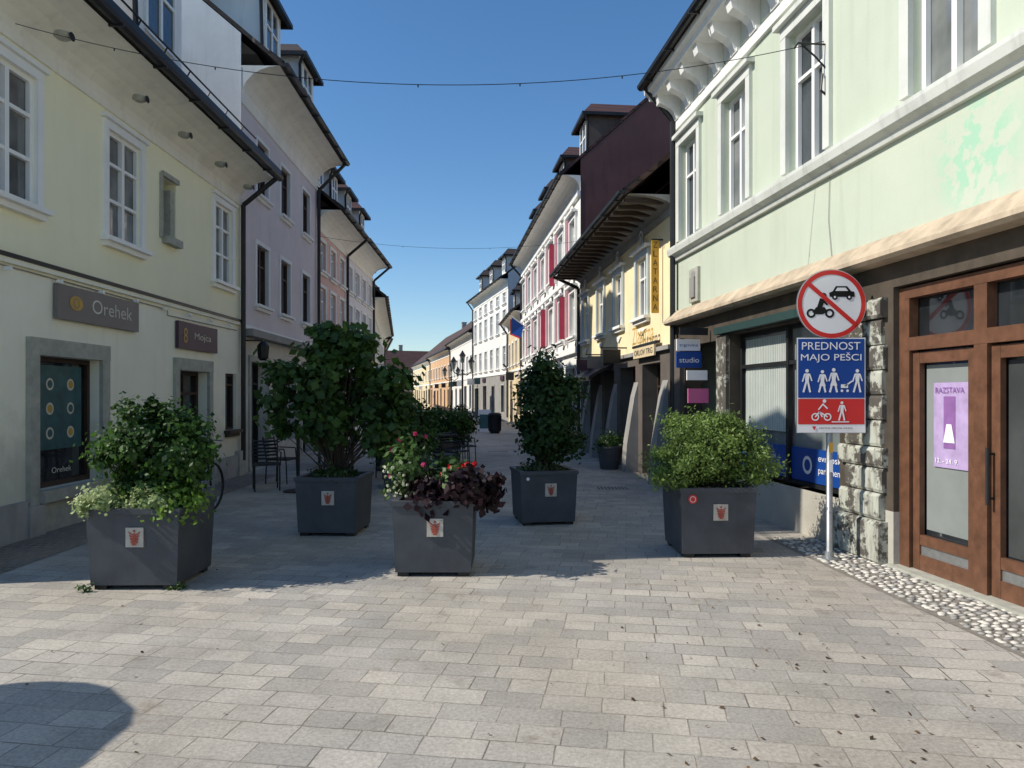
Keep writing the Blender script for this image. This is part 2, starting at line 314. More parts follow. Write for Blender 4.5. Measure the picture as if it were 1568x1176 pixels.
def house(name,P0,P1,side,eave,over,depth,slope,wm,rm,rows,n,ww,sur=white,doors=True,gl=None,dorm=0,dw=white,gm=None,gh=3.0,fr=None,fin=True):
    b=O(name,P0,to=P1,side=side); L=b.L
    for h0,h1 in rows:
        for i in range(n):
            c=L*(i+.5)/n; b.window(c-ww/2,c+ww/2,h0,h1,gl=gl or random.choice([glass,glass,glassc]),fr=fr,sur=sur)
    if doors:
        k=max(2,int(L/2.6))
        for i in range(k):
            c=L*(i+.5)/k; w=random.choice([.9,1.3,1.6]); hb=0.02 if i%2 else .6
            b.window(c-w/2,c+w/2,hb,random.uniform(2.2,2.5),gl=glassd,fr=random.choice([woodd,dark,wood]),sur=random.choice([stone,None,greyp]),sill=False,rows=(.78,),dep=.2)
            if random.random()<.45:
                b.box('shop_signs',random.choice([signw,plum,ochre,dark]),c-.5,c+.5,.01,.08,2.62,2.92)
            if random.random()<.5:
                b.box('shop_signs',random.choice([signw,gold,teal,dark]),c+.9,c+.94,.15,.6,2.5,2.95); b.box('shop_signs',dark,c+.91,c+.93,0,.6,2.96,2.98)
    b.wall('walls',gm or wm,0,L,0,gh); b.wall('walls',wm,0,L,gh,eave-.05)
    b.box('string_course',sur or wm,0.005,L-.005,0,.05,gh,gh+.12); b.box('plinth',plinth,0.005,L-.005,0,.04,-.1,.02)
    shell(b,L,eave,over,depth,slope,wm,rm)
    for i in range(dorm):
        c=L*(i+.5)/dorm; t=math.tan(R(slope)); d0=-.2; h0=eave+(over-d0)*t-.1; dormer(b,c,1.25,d0,h0,h0+1.25,dw,rm)
    t=math.tan(R(slope)); rh=eave+(over+depth/2)*t
    b.box('chimney',greyp,L*.35,L*.35+.6,-depth/2-.8,-depth/2-.2,rh-1,rh+.9); b.box('chimney',stone,L*.35-.06,L*.35+.66,-depth/2-.86,-depth/2-.14,rh+.9,rh+1)
    if fin: b.finish()
    return b
# ---------------------------------------------------------------- ground
def sheet(name,mat,pts,z):
    me=bpy.data.meshes.new(name); me.from_pydata([(x,y,z) for x,y in pts],[],[tuple(range(len(pts)))]); me.materials.append(mat)
    ob=bpy.data.objects.new(name,me); col.objects.link(ob); return ob
sheet('ground',M('ground_grass_earth',(.10,.11,.06),.95,.3,.3),[(-800,-400),(800,-400),(800,1200),(-800,1200)],-.008)
pav=paving('stone_slab_paving',.31,.185,R(9),(.66,.61,.53),(.44,.42,.385),(.17,.15,.12),.005)
sheet('street_paving',pav,[(-40,-30),(40,-30),(40,130),(-40,130)],0)
setts=paving('sett_paving',.13,.11,R(2),(.40,.31,.25),(.28,.23,.19),(.08,.07,.06),.012,1.)
sheet('sett_strip',setts,[(-5.5,-2),(-3.9,-2),(-3.95,4.5),(-4.15,5.2),(-4.6,6.2),(-4.75,14.9),(-5.6,14.9)],.004)
t=(1+5**.5)/2; ico=np.array([(-1,t,0),(1,t,0),(-1,-t,0),(1,-t,0),(0,-1,t),(0,1,t),(0,-1,-t),(0,1,-t),(t,0,-1),(t,0,1),(-t,0,-1),(-t,0,1)])/math.sqrt(1+t*t)
icf=[(0,11,5),(0,5,1),(0,1,7),(0,7,10),(0,10,11),(1,5,9),(5,11,4),(11,10,2),(10,7,6),(7,1,8),(3,9,4),(3,4,2),(3,2,6),(3,6,8),(3,8,9),(4,9,5),(2,4,11),(6,2,10),(8,6,7),(9,8,1)]
def edgeX(y): return 3.13-.07*(y-4.4)
def wallX(y): return 4.3-.108*y
mort=M('pebble_mortar',(.22,.20,.17),.95,.3,20,.6)
pm=[pebm,M('pebbles_light',(.60,.57,.50),.8,.25,30,.2),M('pebbles_grey',(.30,.29,.27),.8,.25,30,.2)]
b=O('cobblestone_strip',(3,0))
b.add('mortar',mort,[(edgeX(-2)-3,2,.004),(wallX(-2)-3,2,.004),(wallX(8.2)-3,-8.2,.004),(edgeX(8.2)-3,-8.2,.004)],[(0,1,2,3)])
V=[[],[],[]];Fc=[[],[],[]]; y=-1.
while y<8.2:
    x=edgeX(y)+.03+random.uniform(0,.04)
    while x<wallX(y)-.02:
        w=random.uniform(.045,.085)
        if random.random()<.95:
            px=x+w/2;py=y+random.uniform(-.02,.02); s=(w*.56,random.uniform(.022,.038),random.uniform(.006,.014)); a=random.uniform(-.5,.5)
            j=random.choice([0,1,1,1,2]); o_=len(V[j])
            for q in ico:
                X,Y=q[0]*s[0],q[1]*s[1]; V[j].append((px-3+X*math.cos(a)-Y*math.sin(a),-(py+X*math.sin(a)+Y*math.cos(a)),.005+q[2]*s[2]))
            Fc[j]+= [tuple(i+o_ for i in f) for f in icf]
        x+=w+.008
    y+=.064
for j in range(3): b.add('pebbles',pm[j],V[j],Fc[j])
b.smooth.add('pebbles'); b.finish()
b=O('fallen_leaves',(0,0)); n=190
xy=np.column_stack([rng.uniform(-3.,3.2,n),rng.uniform(2.2,6.8,n)]); xy[:100,0]=rng.uniform(.6,3.,100); xy[:60,1]=rng.uniform(2.5,5,60); xy[120:150]=rng.normal((1.9,3.0),(.35,.3),(30,2))
C=np.column_stack([xy,np.full(n,.010)]); N=np.tile([0,0,1.],(n,1))+rng.normal(size=(n,3))*.25; N/=np.linalg.norm(N,axis=1)[:,None]
tt=rng.uniform(0,1,(n,1)); b.leaves('dry_leaves',C,N,.026,np.array([[.05,.035,.02]])*(1-tt)+np.array([[.22,.13,.06]])*tt); b.finish()
# street gratings
for x,y in((1.75,12.6),(-.4,21)):
    b=O('drain_grate',(x,y)); b.box('frame',plinth,-.3,.3,-.2,.2,.001,.006)
    for i in range(9): b.box('bars',dark,-.26+i*.06,-.235+i*.06,-.16,.16,.006,.009)
    b.finish()
# ---------------------------------------------------------------- LEFT 1 cream house
b=O('cream_house',(-5.48,6.0),to=(-5.569,14.9),side=1); L=b.L; y0=6.0
for a,c in((7.45,8.35),(9.86,10.75),(13.5,14.35)):
    b.window(a-y0,c-y0,3.77,5.25,gl=glassc,sur=whitew,sw=.11,rows=(.36,.70),fw=.055,dep=.05,sd=.045)
    b.box('window_surrounds',whitew,a-y0-.15,c-y0+.15,0,.09,5.364,5.42)
b.ops.append((11.45-y0,11.95-y0,4.15,5.08))
b.poly('niche',glassd,[(5.45,-.34,4.15),(5.95,-.34,4.15),(5.95,-.34,5.08),(5.45,-.34,5.08)])
b.box('niche',stone,5.37,5.45,0,.03,4.10,5.12); b.box('niche',stone,5.45,5.95,-.1,.12,4.03,4.149); b.box('niche',stone,5.42,5.98,0,.05,5.082,5.16); b.box('niche',stone,5.80,5.95,-.3,-.02,4.15,4.95)
b.window(8.38-y0,9.69-y0,.5,2.08,gl=glassd,fr=woodd,sill=False,rows=(),fw=.06,dep=.16,mull=False)
for q in((2.20,2.38,0,.05,.0,2.08),(3.69,3.87,0,.05,.0,2.08),(2.20,3.87,0,.056,2.08,2.28),(2.38,3.69,0,.10,.36,.5),(2.38,3.69,0,.03,.0,.36)): b.box('shop_surround',stone,*q)
for q in((2.14,2.42,-.0,.09,0,.35),(3.66,3.93,0,.09,0,.35)): b.box('shop_surround',plinth,*q)
b.box('shop_poster',teal,2.62,3.5,-.17,-.13,.95,1.98)
pcream=M('poster_cream',(.6,.6,.5),.5,.1,bmp=0)
for i in range(3):
    for j in range(2): b.disc('shop_poster',pcream,(2.84+j*.42,1.75-i*.3),.075,-.126); b.disc('shop_poster',gold if (i+j)%2 else teal,(2.84+j*.42,1.75-i*.3),.05,-.124)
b.text('shop_poster',pcream,'Orehek',2.85,3.25,.66,.73,-.11)
b.box('signboard',taupe,8.68-y0,10.6-y0,.02,.07,2.54,2.96); b.text('signboard',pcream,'Orehek',3.4,4.4,2.68,2.86,.075); b.disc('signboard',gold,(3.05,2.76),.14,.075,ry=.09)
b.ring('signboard',taupe,(3.05,2.76),.05,.06,.078)
b.window(12.0-y0,13.2-y0,.1,2.04,gl=glassd,fr=woodd,sill=False,rows=(.8,),fw=.07,dep=.2)
for q in((5.84,6.0,0,.05,0,2.04),(7.2,7.36,0,.05,0,2.04),(5.84,7.36,0,.056,2.04,2.24),(6.0,7.2,0,.2,0,.1)): b.box('door_surround',stone,*q)
b.box('signboard',plum,5.9,7.5,.02,.07,2.4,2.85); b.text('signboard',pcream,'Mojca',6.5,7.2,2.55,2.70,.075); b.text('signboard',gold,'8',6.08,6.22,2.5,2.75,.075)
b.window(14.06-y0,14.64-y0,.94,2.05,gl=glassd,fr=woodd,sill=True,rows=(.8,),mull=False,sur=None,sw=.03)
b.wall('walls',creaml,0,L,0,3.05); b.wall('walls',cream,0,L,3.05,6.0,reveal=.34)
b.box('string_course',creaml,0,L,0,.05,3.05,3.11); b.box('string_course',dark,0,L,.0,.065,3.11,3.16)
for i in range(1,10): b.tube('string_course',whitew,(i*.9,.05,2.98),(i*.9,.11,2.98),.025)
b.path('facade_cable',greyp,[(1.5,.015,3.02),(5.6,.02,2.99),(5.62,.02,2.9),(8.6,.02,2.93)],.008)
for a0,a1 in((0,2.14),(3.93,5.84),(7.36,L-.36)): b.box('plinth',plinth,a0,a1,0,.07,0,.42)
shell(b,L,6.12,.75,7,42,cream,roofd,covh=.42)
b.box('gutter',dark,0,L,.74,.83,6.06,6.24)
for a in(2.3,4.05,5.45,6.9,8.3):
    b.lathe('soffit_vents',stone,(a,.36,5.76),[(.03,.02),(.09,.0),(.1,-.04),(.06,-.07)],12); b.disc('soffit_vents',black,(a,5.72),.06,.465,ry=.05)
dormer(b,11.0-y0,1.5,.18,6.65,8.5,white); dormer(b,7.9-y0,1.5,.18,6.65,8.5,white)
for a in np.arange(.2,L,.8): b.tube('snow_guard',dark,(a,.2,6.7),(a,.3,6.9),.012)
b.tube('snow_guard',dark,(0,.3,6.9),(L,.3,6.9),.015); b.tube('snow_guard',dark,(0,.26,6.8),(L,.26,6.8),.012)
b.box('walls',stone,L-.35,L-.02,0,.1,.0,.5)
b.finish()
# ---------------------------------------------------------------- LEFT 2 mauve
b=O('mauve_house',(-5.58,14.92),to=(-5.76,21.4),side=1); L=b.L; y0=14.92
for c in(16.3,18.1,20.1):
    b.window(c-y0-.42,c-y0+.42,3.62,4.95,gl=glass,sur=white,sw=.09,fr=woodd); b.window(c-y0-.4,c-y0+.4,6.05,7.25,gl=glass,sur=white,sw=.07,fr=woodd)
for c,w in((16.1,1.2),(18.2,1.7),(20.3,1.2)): b.window(c-y0-w/2,c-y0+w/2,.02 if w<1.5 else .5,2.35,gl=glassd,fr=dark,sur=stone,sw=.13,sill=False,rows=(.8,),dep=.25)
b.wall('walls',M('lower_grey_beige',(.62,.60,.55),.85,.08,streak=.3,dirt=.4),0,L,0,3.0,reveal=.25); b.wall('walls',mauve,0,L,3.0,8.4)
b.box('string_course',greyp,0,L,0,.25,2.85,3.0); b.box('string_course',white,0,L,0,.05,3.0,3.1)
shell(b,L,8.5,.85,9,40,mauve,roofd,endm=white,covh=.65)
for c in(1.7,4.9): dormer(b,c,1.5,.1,9.1,10.6,white)
b.box('wall_lantern',dark,.15,.19,.0,.4,2.75,2.78); b.lathe('wall_lantern',black,(.17,.4,2.35),[(.06,0),(.11,.05),(.13,.3),(.04,.4)],8)
b.finish()
house('pink_house',(-5.765,21.42),(-5.89,25.7),1,7.2,.75,8,40,pink,roofd,[(3.7,4.9),(5.4,6.3)],3,.75,dorm=2)
house('lilac_house',(-5.895,25.72),(-6.07,31.5),1,7.25,.75,8,40,lilac,roofr,[(3.7,4.9),(5.4,6.3)],4,.8,dorm=2)
house('white_house',(-6.1,31.52),(-9.2,52),1,6.0,.6,8,38,offw,roofd,[(3.6,4.8)],8,.9,dorm=3)
house('ochre_house',(-9.25,52.05),(-16,85),1,5.8,.6,9,38,ochre,roofo,[(3.6,4.8)],10,1.)
# ---------------------------------------------------------------- RIGHT 1 green
b=O('green_house',(4.3,0),to=(2.907,12.9),side=-1); L=b.L
trim=M('pale_trim',(.62,.64,.59),.8,.08,streak=.6)
for c in(12.25,10.38,8.4,6.12,4.0,1.9):
    b.window(c-.42,c+.42,4.30,5.95,gl=glassc if c in(10.38,6.12) else glass,sur=trim,sw=.13,rows=(.66,),dep=.12,sill=False,sd=.05); b.box('window_surrounds',trim,c-.62,c+.62,0,.12,6.086,6.15)
b.window(7.72,10.6,.52,2.5,gl=glassg,fr=dark,rows=(),fw=.05,dep=.2,sill=False,mull=False)
b.window(11.05,12.5,.02,2.45,gl=glassd,fr=dark,rows=(.8,),dep=.6,sill=False)
b.ops.append((3.85,6.82,.0,2.62))
b.wall('ground_floor_wall',baseplast,0,L,0,.52,reveal=.3); b.wall('ground_floor_wall',M('brown_fascia',(.07,.055,.04),.8,.3,4,.4,streak=.4),0,L,.52,2.88,reveal=.3); b.wall('walls',greenp,0,L,2.88,6.9)
b.box('shop_frame',dark,9.1,9.16,-.19,-.13,.57,2.45); b.box('shop_frame',dark,7.77,10.55,-.19,-.14,2.0,2.05)
b.box('shop_frame',signb,7.79,9.09,-.2,-.17,.58,.98); b.box('shop_frame',signb,9.17,10.53,-.2,-.17,.58,.98)
b.text('shop_lettering',signw,'evropski',8.45,7.95,.82,.92,-.165); b.text('shop_lettering',signw,'parlament',8.45,7.95,.68,.78,-.165)
b.ring('shop_lettering',signw,(8.7,.78),.07,.11,-.165,16); b.text('shop_lettering',signw,'vsi smo tukaj',10.35,9.5,.80,.86,-.165); b.text('shop_lettering',signw,'skupaj',10.35,9.9,.68,.73,-.165)
b.box('blinds',M('blind_pale',(.36,.40,.37),.7,.05,bmp=0),9.25,10.45,-.21,-.185,1.15,2.4)
for i in range(24): b.box('blinds',trim,9.25+i*.05,9.262+i*.05,-.185,-.18,1.15,2.4)
b.box('awning_box',awn,7.75,10.95,.0,.10,2.52,2.62)
hh=0
for i,(w0,w1,ht,pr) in enumerate([(6.90,7.68,.42,.10),(6.94,7.62,.26,.07),(6.92,7.54,.24,.05),(6.90,7.66,.2,.06),(6.96,7.56,.26,.04),(6.92,7.64,.24,.05),(6.94,7.56,.24,.04),(6.90,7.66,.24,.05),(6.95,7.62,.25,.04),(6.90,7.68,.2,.08)]):
    b.prism('quoin_pilaster',peel,[(0,hh),(pr*.7,hh),(pr,hh+.03),(pr,hh+ht-.04),(pr*.7,hh+ht-.012),(0,hh+ht-.012)],w0,w1); hh+=ht
b.box('corner_pier',peel,10.62,10.98,0,.05,0,2.5); b.box('corner_pier',darkpl,12.52,12.88,0,.08,0,2.6)
D=-.12
for a in(3.9,4.88,5.81,6.75): b.box('door_frame',wood,a-.07,a+.07,D-.03,D+.06,0.0,2.6)
for h0,h1 in((2.02,2.14),(2.5,2.6)): b.box('door_frame',wood,3.9,6.75,D-.028,D+.063,h0,h1)
b.poly('door_glass',glassd,[(3.85,D-.04,0),(6.82,D-.04,0),(6.82,D-.04,2.62),(3.85,D-.04,2.62)])
for a0,a1 in((3.97,4.81),(4.95,5.74),(5.88,6.68)):
    b.box('door_leaf',wood,a0+.012,a0+.10,D-.02,D+.03,.03,2.0); b.box('door_leaf',wood,a1-.10,a1-.012,D-.02,D+.03,.03,2.0)
    b.box('door_leaf',wood,a0+.1,a1-.1,D-.02,D+.028,1.9,2.0); b.box('door_leaf',wood,a0+.1,a1-.1,D-.02,D+.028,.03,.17); b.box('door_leaf',galv,a0+.1,a1-.1,D-.03,D+.012,.17,.26); b.box('door_leaf',wood,a0+.1,a1-.1,D-.02,D+.026,.26,.35)
b.tube('door_handle',dark,(5.70,D+.09,.75),(5.70,D+.09,1.2),.013); b.tube('door_handle',dark,(5.70,D+.02,.8),(5.70,D+.09,.8),.01); b.tube('door_handle',dark,(5.70,D+.02,1.15),(5.70,D+.09,1.15),.01)
b.box('interior_panel',M('interior_grey',(.22,.24,.23),.6,.1,bmp=0),5.99,6.57,D-.038,D-.034,.4,1.88)
b.box('interior_panel',M('interior_dark_grey',(.06,.065,.065),.4,.3,1.5,bmp=0),5.06,5.63,D-.038,D-.034,.36,1.88)
for i in range(5): b.tube('radiator',whitew,(5.1+i*.05,D-.02,.42),(5.1+i*.05,D-.02,.85),.012)
b.box('door_poster',purple,6.02,6.46,D-.03,D-.02,.98,1.72)
b.box('door_poster',purd,6.19,6.33,D-.019,D-.016,1.15,1.6); b.fp('door_poster',signw,[(6.19,1.2),(6.33,1.2),(6.29,1.36),(6.23,1.36)],D-.012)
b.text('door_poster',purd,'RAZSTAVA',6.43,6.08,1.63,1.68,D-.012); b.text('door_poster',signw,'12. - 24. 9.',6.43,6.15,1.02,1.06,D-.012)
b.disc('door_sticker',signw,(5.28,1.32),.11,D-.03); b.text('door_sticker',signk,'STOP',5.34,5.22,1.29,1.34,D-.027); b.disc('door_sticker',signw,(5.28,1.58),.055,D-.03); b.text('door_sticker',signk,'1',5.285,5.265,1.55,1.61,D-.027)
b.box('doorstep',stone,3.8,6.85,-.28,.05,-.0,.03)
b.prism('lower_ledge',beige,[(0,2.85),(.18,2.85),(.22,2.88),(.22,2.92),(.04,3.10),(0,3.10)],0,L)
b.prism('sill_ledge',trim,[(0,3.98),(.05,3.98),(.07,4.04),(.14,4.08),(.16,4.16),(.16,4.2),(0,4.24)],0,L)
b.box('upper_band',white,0,L,0,.05,6.28,6.42)
for a in np.arange(.3,L,.62):
    b.prism('cornice_brackets',white,[(0,6.45),(.08,6.45),(.12,6.55),(.2,6.62),(.38,6.7),(.42,6.84),(0,6.84)],a,a+.16)
    b.box('cornice_brackets',white,a-.03,a+.19,.0,.07,6.43,6.48)
b.prism('cornice',white,[(0,6.84),(.46,6.84),(.48,6.9),(.55,6.94),(.56,7.02),(0,7.02)],0,L+.05)
shell(b,L,7.1,.58,8,30,greenp,roofd,cove=None,gut=True)
for a in np.arange(.6,L-.5,.62): b.box('cornice_panels',trim,a-.08,a+.26,.0,.015,6.5,6.8)
a=7.92
b.path('iron_bracket',black,[(a,0,5.42),(a,.36,5.42),(a,.40,5.36)],.010); b.path('iron_bracket',black,[(a,0,5.12),(a,.16,5.28),(a,.32,5.41)],.010); b.tube('iron_bracket',black,(a,.01,5.0),(a,.01,5.55),.014)
b.path('iron_bracket',black,[(a,.08,5.1),(a,.10,4.92),(a,.02,4.86),(a,.0,5.0)],.012)
b.box('wall_plaque',stone,11.75,12.15,.0,.05,3.15,3.7); b.box('wall_plaque',greyp,11.85,12.05,.05,.08,3.22,3.55); b.disc('wall_plaque',greyp,(11.95,3.58),.08,.056)
b.path('facade_cable',greyp,[(7.9,.012,3.98),(7.92,.012,3.5),(7.86,.012,3.1)],.004)
b.box('projecting_signs',signw,11.5,11.54,.1,.48,2.32,2.5); b.box('projecting_signs',signb,11.45,11.49,.1,.5,2.05,2.3); b.box('projecting_signs',signw,11.2,11.24,.1,.42,1.85,2.0); b.box('projecting_signs',pinks,11.15,11.19,.1,.42,1.5,1.72); b.box('projecting_signs',dark,11.3,11.34,.05,.5,2.55,2.66)
b.text('projecting_signs',signb,'trgovina',11.49,(.44,.14),2.37,2.43,0,vert=True); b.text('projecting_signs',signw,'studio',11.44,(.46,.14),2.13,2.21,0,vert=True)
b.finish()
# ---------------------------------------------------------------- RIGHT 2 yellow
b=O('yellow_house',(2.857,12.92),to=(2.085,22.0),side=-1); L=b.L; y0=12.92
bgt=M('blue_grey_trim',(.50,.56,.58),.7,.08)
for c in(14.9,17.0,19.0,21.1):
    a=c-y0; b.window(a-.42,a+.42,3.22,4.45,gl=glassc,sur=bgt,sw=.12,rows=(.66,),dep=.08,sd=.05,sillm=white)
    b.box('ornaments',white,a-.62,a+.62,0,.14,4.575,4.63); b.disc('ornaments',ochre,(a,4.82),.15,.03); b.ring('ornaments',white,(a,4.82),.13,.18,.045,20); b.disc('ornaments',white,(a,4.82),.07,.05)
    for dx in(-.3,.3): b.disc('ornaments',white,(a+dx,4.71),.07,.03)
    b.fp('ornaments',white,[(a-.3,3.0),(a+.3,3.0),(a,2.85)],.03)
for c,w,h0 in((14.3,1.3,0.02),(16.2,1.4,.5),(18.1,1.1,.02),(19.8,1.4,.5),(21.2,.9,.02)): b.window(c-y0-w/2,c-y0+w/2,h0,2.25,gl=glassd,fr=woodd,sur=None,sill=False,rows=(.8,),dep=.35)
b.wall('ground_floor_wall',darkpl,0,L,0,2.5,reveal=.4); b.wall('walls',yellow,0,L,2.5,5.1)
b.box('string_course',greyp,0,L,0,.08,2.45,2.53)
for a in(.25,2.35,4.3,6.0,7.6): b.prism('buttresses',greyp,[(0,0),(.28,0),(.24,.6),(.08,1.6),(0,1.9)],a,a+.35)
for a,h,m1 in((3.3,2.75,signk),(5.1,2.7,taupe),(6.7,2.7,plum)): b.box('shop_signs',m1,a,a+.05,.15,.55,h-.4,h-.1); b.box('shop_signs',dark,a+.02,a+.04,0,.6,h-.08,h-.05)
b.text('shop_signs',gold,'Zlatarna',2.3,.7,2.66,3.02,.14); b.box('shop_signs',signk,.6,2.4,.05,.12,2.60,2.65); b.box('shop_signs',ochre,.75,2.3,.085,.12,2.38,2.59); b.text('shop_signs',signk,'ORLOV TRG',2.2,.85,2.43,2.54,.125)
b.box('vertical_sign',gold,.55,.59,.08,.22,3.15,4.5); b.box('vertical_sign',dark,.56,.58,.0,.22,4.5,4.53)
for i,ch in enumerate('ZLATARNA'): b.text('vertical_sign',woodd,ch,.545,(.19,.11),4.36-i*.165,4.47-i*.165,0,vert=True)
b.prism('shop_awning',black,[(0,2.4),(.6,2.1),(.6,1.98),(.56,2.04),(0,2.33)],4.7,7.4)
shell(b,L,5.28,.85,9,40,yellow,roofo,cove=greyp,covh=.22)
for a in np.arange(.15,L,.45): b.box('rafter_ends',woodd,a,a+.1,.1,.82,5.08,5.16)
b.finish()
# ---------------------------------------------------------------- RIGHT 3 ornate white and red
b=O('ornate_white_house',(2.083,22.02),to=(.54,37.3),side=-1); L=b.L
n=7
for i in range(n):
    c=L*(i+.5)/n
    for h0,h1 in((3.5,4.9),(5.9,7.2)):
        b.window(c-.45,c+.45,h0,h1,gl=glass,sur=white,sw=.14,dep=.1,sd=.07)
        b.disc('ornaments',white,(c,h1+.3),.3,.08,ry=.16); b.box('ornaments',white,c-.65,c+.65,0,.2,h1+.15,h1+.22); b.fp('ornaments',white,[(c-.6,h0-.14),(c+.6,h0-.14),(c+.35,h0-.4),(c-.35,h0-.4)],.06)
    a=L*i/n
    if i:
        for h0,h1 in((3.4,5.2),(5.8,7.5)): b.box('red_panels',redp,a-.2,a+.2,0,.02,h0,h1); b.box('pilasters',white,a-.1,a+.1,.02,.12,h0-.1,h1+.1)
for i in range(5):
    c=L*(i+.5)/5; b.window(c-.7,c+.7,.02 if i%2 else .6,2.5,gl=glassd,fr=woodd,sur=stone,sill=False,rows=(.8,),dep=.3)
b.wall('walls',offw,0,L,0,8.2,reveal=.2); b.box('string_course',white,0,L,0,.12,2.95,3.15); b.box('string_course',white,0,L,0,.12,5.35,5.5); b.box('string_course',white,0,L,0,.1,7.7,7.85)
for a,h0,h1 in((2.1,3.5,4.9),(4.3,5.6,7.1),(6.5,3.5,5.0)):
    b.box('red_banner',redp,a,a+.03,.1,.3,h0,h1); b.tube('red_banner',dark,(a+.015,0,h1),(a+.015,.34,h1),.015)
shell(b,L,8.4,.6,11,42,offw,roofr,endm=roofrx)
for c,w in((2.0,1.5),(6.2,1.5),(10.4,1.5),(14.0,1.3)): dormer(b,c,w,-.5,9.3,10.7,darkpl,roofr)
for s_,m1 in((11.5,signb),(12.1,signr)):
    b.tube('flagpole',signw,(s_,0,4.6),(s_,1.0,5.3),.02); b.poly('flags',m1,[(s_,.4,4.88),(s_,.95,5.25),(s_+.1,.95,4.5),(s_-.05,.5,4.3)])
b.finish()
house('ochre_narrow_house',(.535,37.32),(-.22,45),-1,6.1,.5,9,40,ochre,roofd,[(3.4,4.7)],4,.8,dorm=2)
house('long_white_house',(-.24,45.02),(-3.03,57),-1,9.0,.5,10,38,offw,roofd,[(3.4,4.8),(5.7,7.1),(7.5,8.2)],6,.9,dorm=3,gm=greyp)
house('grey_house',(-3.05,57.02),(-6.1,72),-1,6.7,.5,10,40,offw,roofo,[(3.6,4.9)],7,.9)
house('orange_house',(-6.12,72.02),(-10,89),-1,6.3,.5,10,40,orange,roofo,[(3.6,4.8)],7,.9)
house('yellow_far_house',(-10.02,89.02),(-15,110),-1,6.0,.5,10,40,ochre,roofo,[(3.6,4.8)],7,.9)
house('end_house',(-22,118),(-10,122),1,5.5,.5,9,38,orange,roofr,[(3.2,4.4)],6,1.)
# ---------------------------------------------------------------- planters
def planter(x,y,w,ht,rot=0,face=True):
    u=(math.cos(R(rot)),math.sin(R(rot))); yc=y+w/2; xc=x
    b=O('square_planter',(xc,yc),u=u); a=w/2; t=a*.93
    v=[(sx*(t if h<.1 else a),sy*(t if h<.1 else a),h) for h in(.04,ht) for sx,sy in((-1,-1),(1,-1),(1,1),(-1,1))]
    b.add('body',anth,v,[(0,1,5,4),(1,2,6,5),(2,3,7,6),(3,0,4,7),(0,1,2,3)])
    o=a+.012; i_=a-.05
    for q in((-o,o,i_,o),(-o,o,-o,-i_),(-o,-i_,-i_,i_),(i_,o,-i_,i_)): b.box('rim',anth,q[0],q[1],q[2],q[3],ht-.03,ht+.015)
    for sx in(-1,1):
        for sy in(-1,1): b.box('feet',black,sx*t*.8-.05,sx*t*.8+.05,sy*t*.8-.05,sy*t*.8+.05,0,.045)
    b.poly('soil',soil,[(-i_,-i_,ht-.04),(i_,-i_,ht-.04),(i_,i_,ht-.04),(-i_,i_,ht-.04)])
    if face:
        D=a+.004; cx=.02; cz=ht*.66
        b.box('emblem',embl,cx-.072,cx+.072,a-.03,D,cz-.075,cz+.085)
        D+=.002
        for sg in(-1,1):
            for k in range(4): b.fp('emblem',emred,[(cx+sg*.010,cz+.03-k*.014),(cx+sg*(.050-k*.006),cz+.058-k*.028),(cx+sg*(.042-k*.006),cz+.036-k*.028),(cx+sg*.010,cz+.018-k*.016)],D+.0005*k)
        b.fp('emblem',emred,[(cx-.010,cz+.04),(cx+.010,cz+.04),(cx+.012,cz-.03),(cx+.02,cz-.06),(cx-.02,cz-.06),(cx-.012,cz-.03)],D+.003); b.disc('emblem',emred,(cx,cz+.058),.011,D+.003,10)
    return b
PL=[(-3.13,5.96,.76,.66,1),(-2.10,8.26,.72,.66,-3),(-.70,6.40,.72,.66,0),(.40,8.97,.72,.66,10),(2.03,7.16,.76,.68,2)]
for i,(x,y,w,h,r) in enumerate(PL):
    b=planter(x,y,w,h,r)
    if i==4: b.disc('sticker',signr,(-.26,h*.86),.045,w/2+.003); b.ring('sticker',signw,(-.26,h*.86),.025,.03,w/2+.005,16)
    if i==3: b.disc('sticker',signw,(-.27,h*.88),.02,w/2+.003)
    b.finish()
def cen(i): x,y,w,h,r=PL[i]; return (x,y+w/2)
b=O('round_shrub',cen(0)); b.foliage('leaves',[(.0,.05,1.12,.42,.42,.36),(-.12,0,1.38,.22,.26,.18),(.22,0,1.1,.3,.3,.3),(.15,-.05,.85,.36,.3,.15)],105,120,.055,(.010,.036,.010),(.09,.19,.03),.07,root=(0,0,.62)); b.finish()
b=O('variegated_trailing_plant',cen(0)); b.foliage('leaves',[(-.25,-.30,.72,.24,.15,.12),(.1,-.34,.70,.24,.13,.1),(-.35,.1,.72,.12,.3,.1)],30,130,.036,(.16,.26,.07),(.62,.68,.38),.05,br=False,aspect=.4); b.foliage('bright_leaves',[(.25,-.2,.74,.22,.2,.12)],14,90,.05,(.08,.18,.02),(.22,.36,.06),.06,br=False); b.finish()
b=O('weeds',(-3.5,5.95)); b.foliage('leaves',[(0,0,.03,.06,.03,.03),(.75,.05,.02,.12,.03,.02)],8,25,.03,(.04,.09,.02),(.12,.2,.05),.02,br=False); b.finish()
b=O('tall_broadleaf_shrub',cen(1))
b.foliage('leaves',[(0.05,0,1.8,.48,.48,.52),(.12,0,2.40,.22,.24,.36),(-.22,0,2.2,.22,.25,.25),(-.70,0,1.72,.34,.3,.28),(.6,0,1.65,.34,.35,.4),(.58,0,1.15,.30,.3,.25),(-.1,0,1.2,.34,.35,.3),(-.72,.1,1.35,.2,.25,.2),(.3,0,2.1,.25,.25,.2)],125,44,.105,(.012,.036,.010),(.10,.19,.035),.085,root=(0,0,.6),aspect=.42)
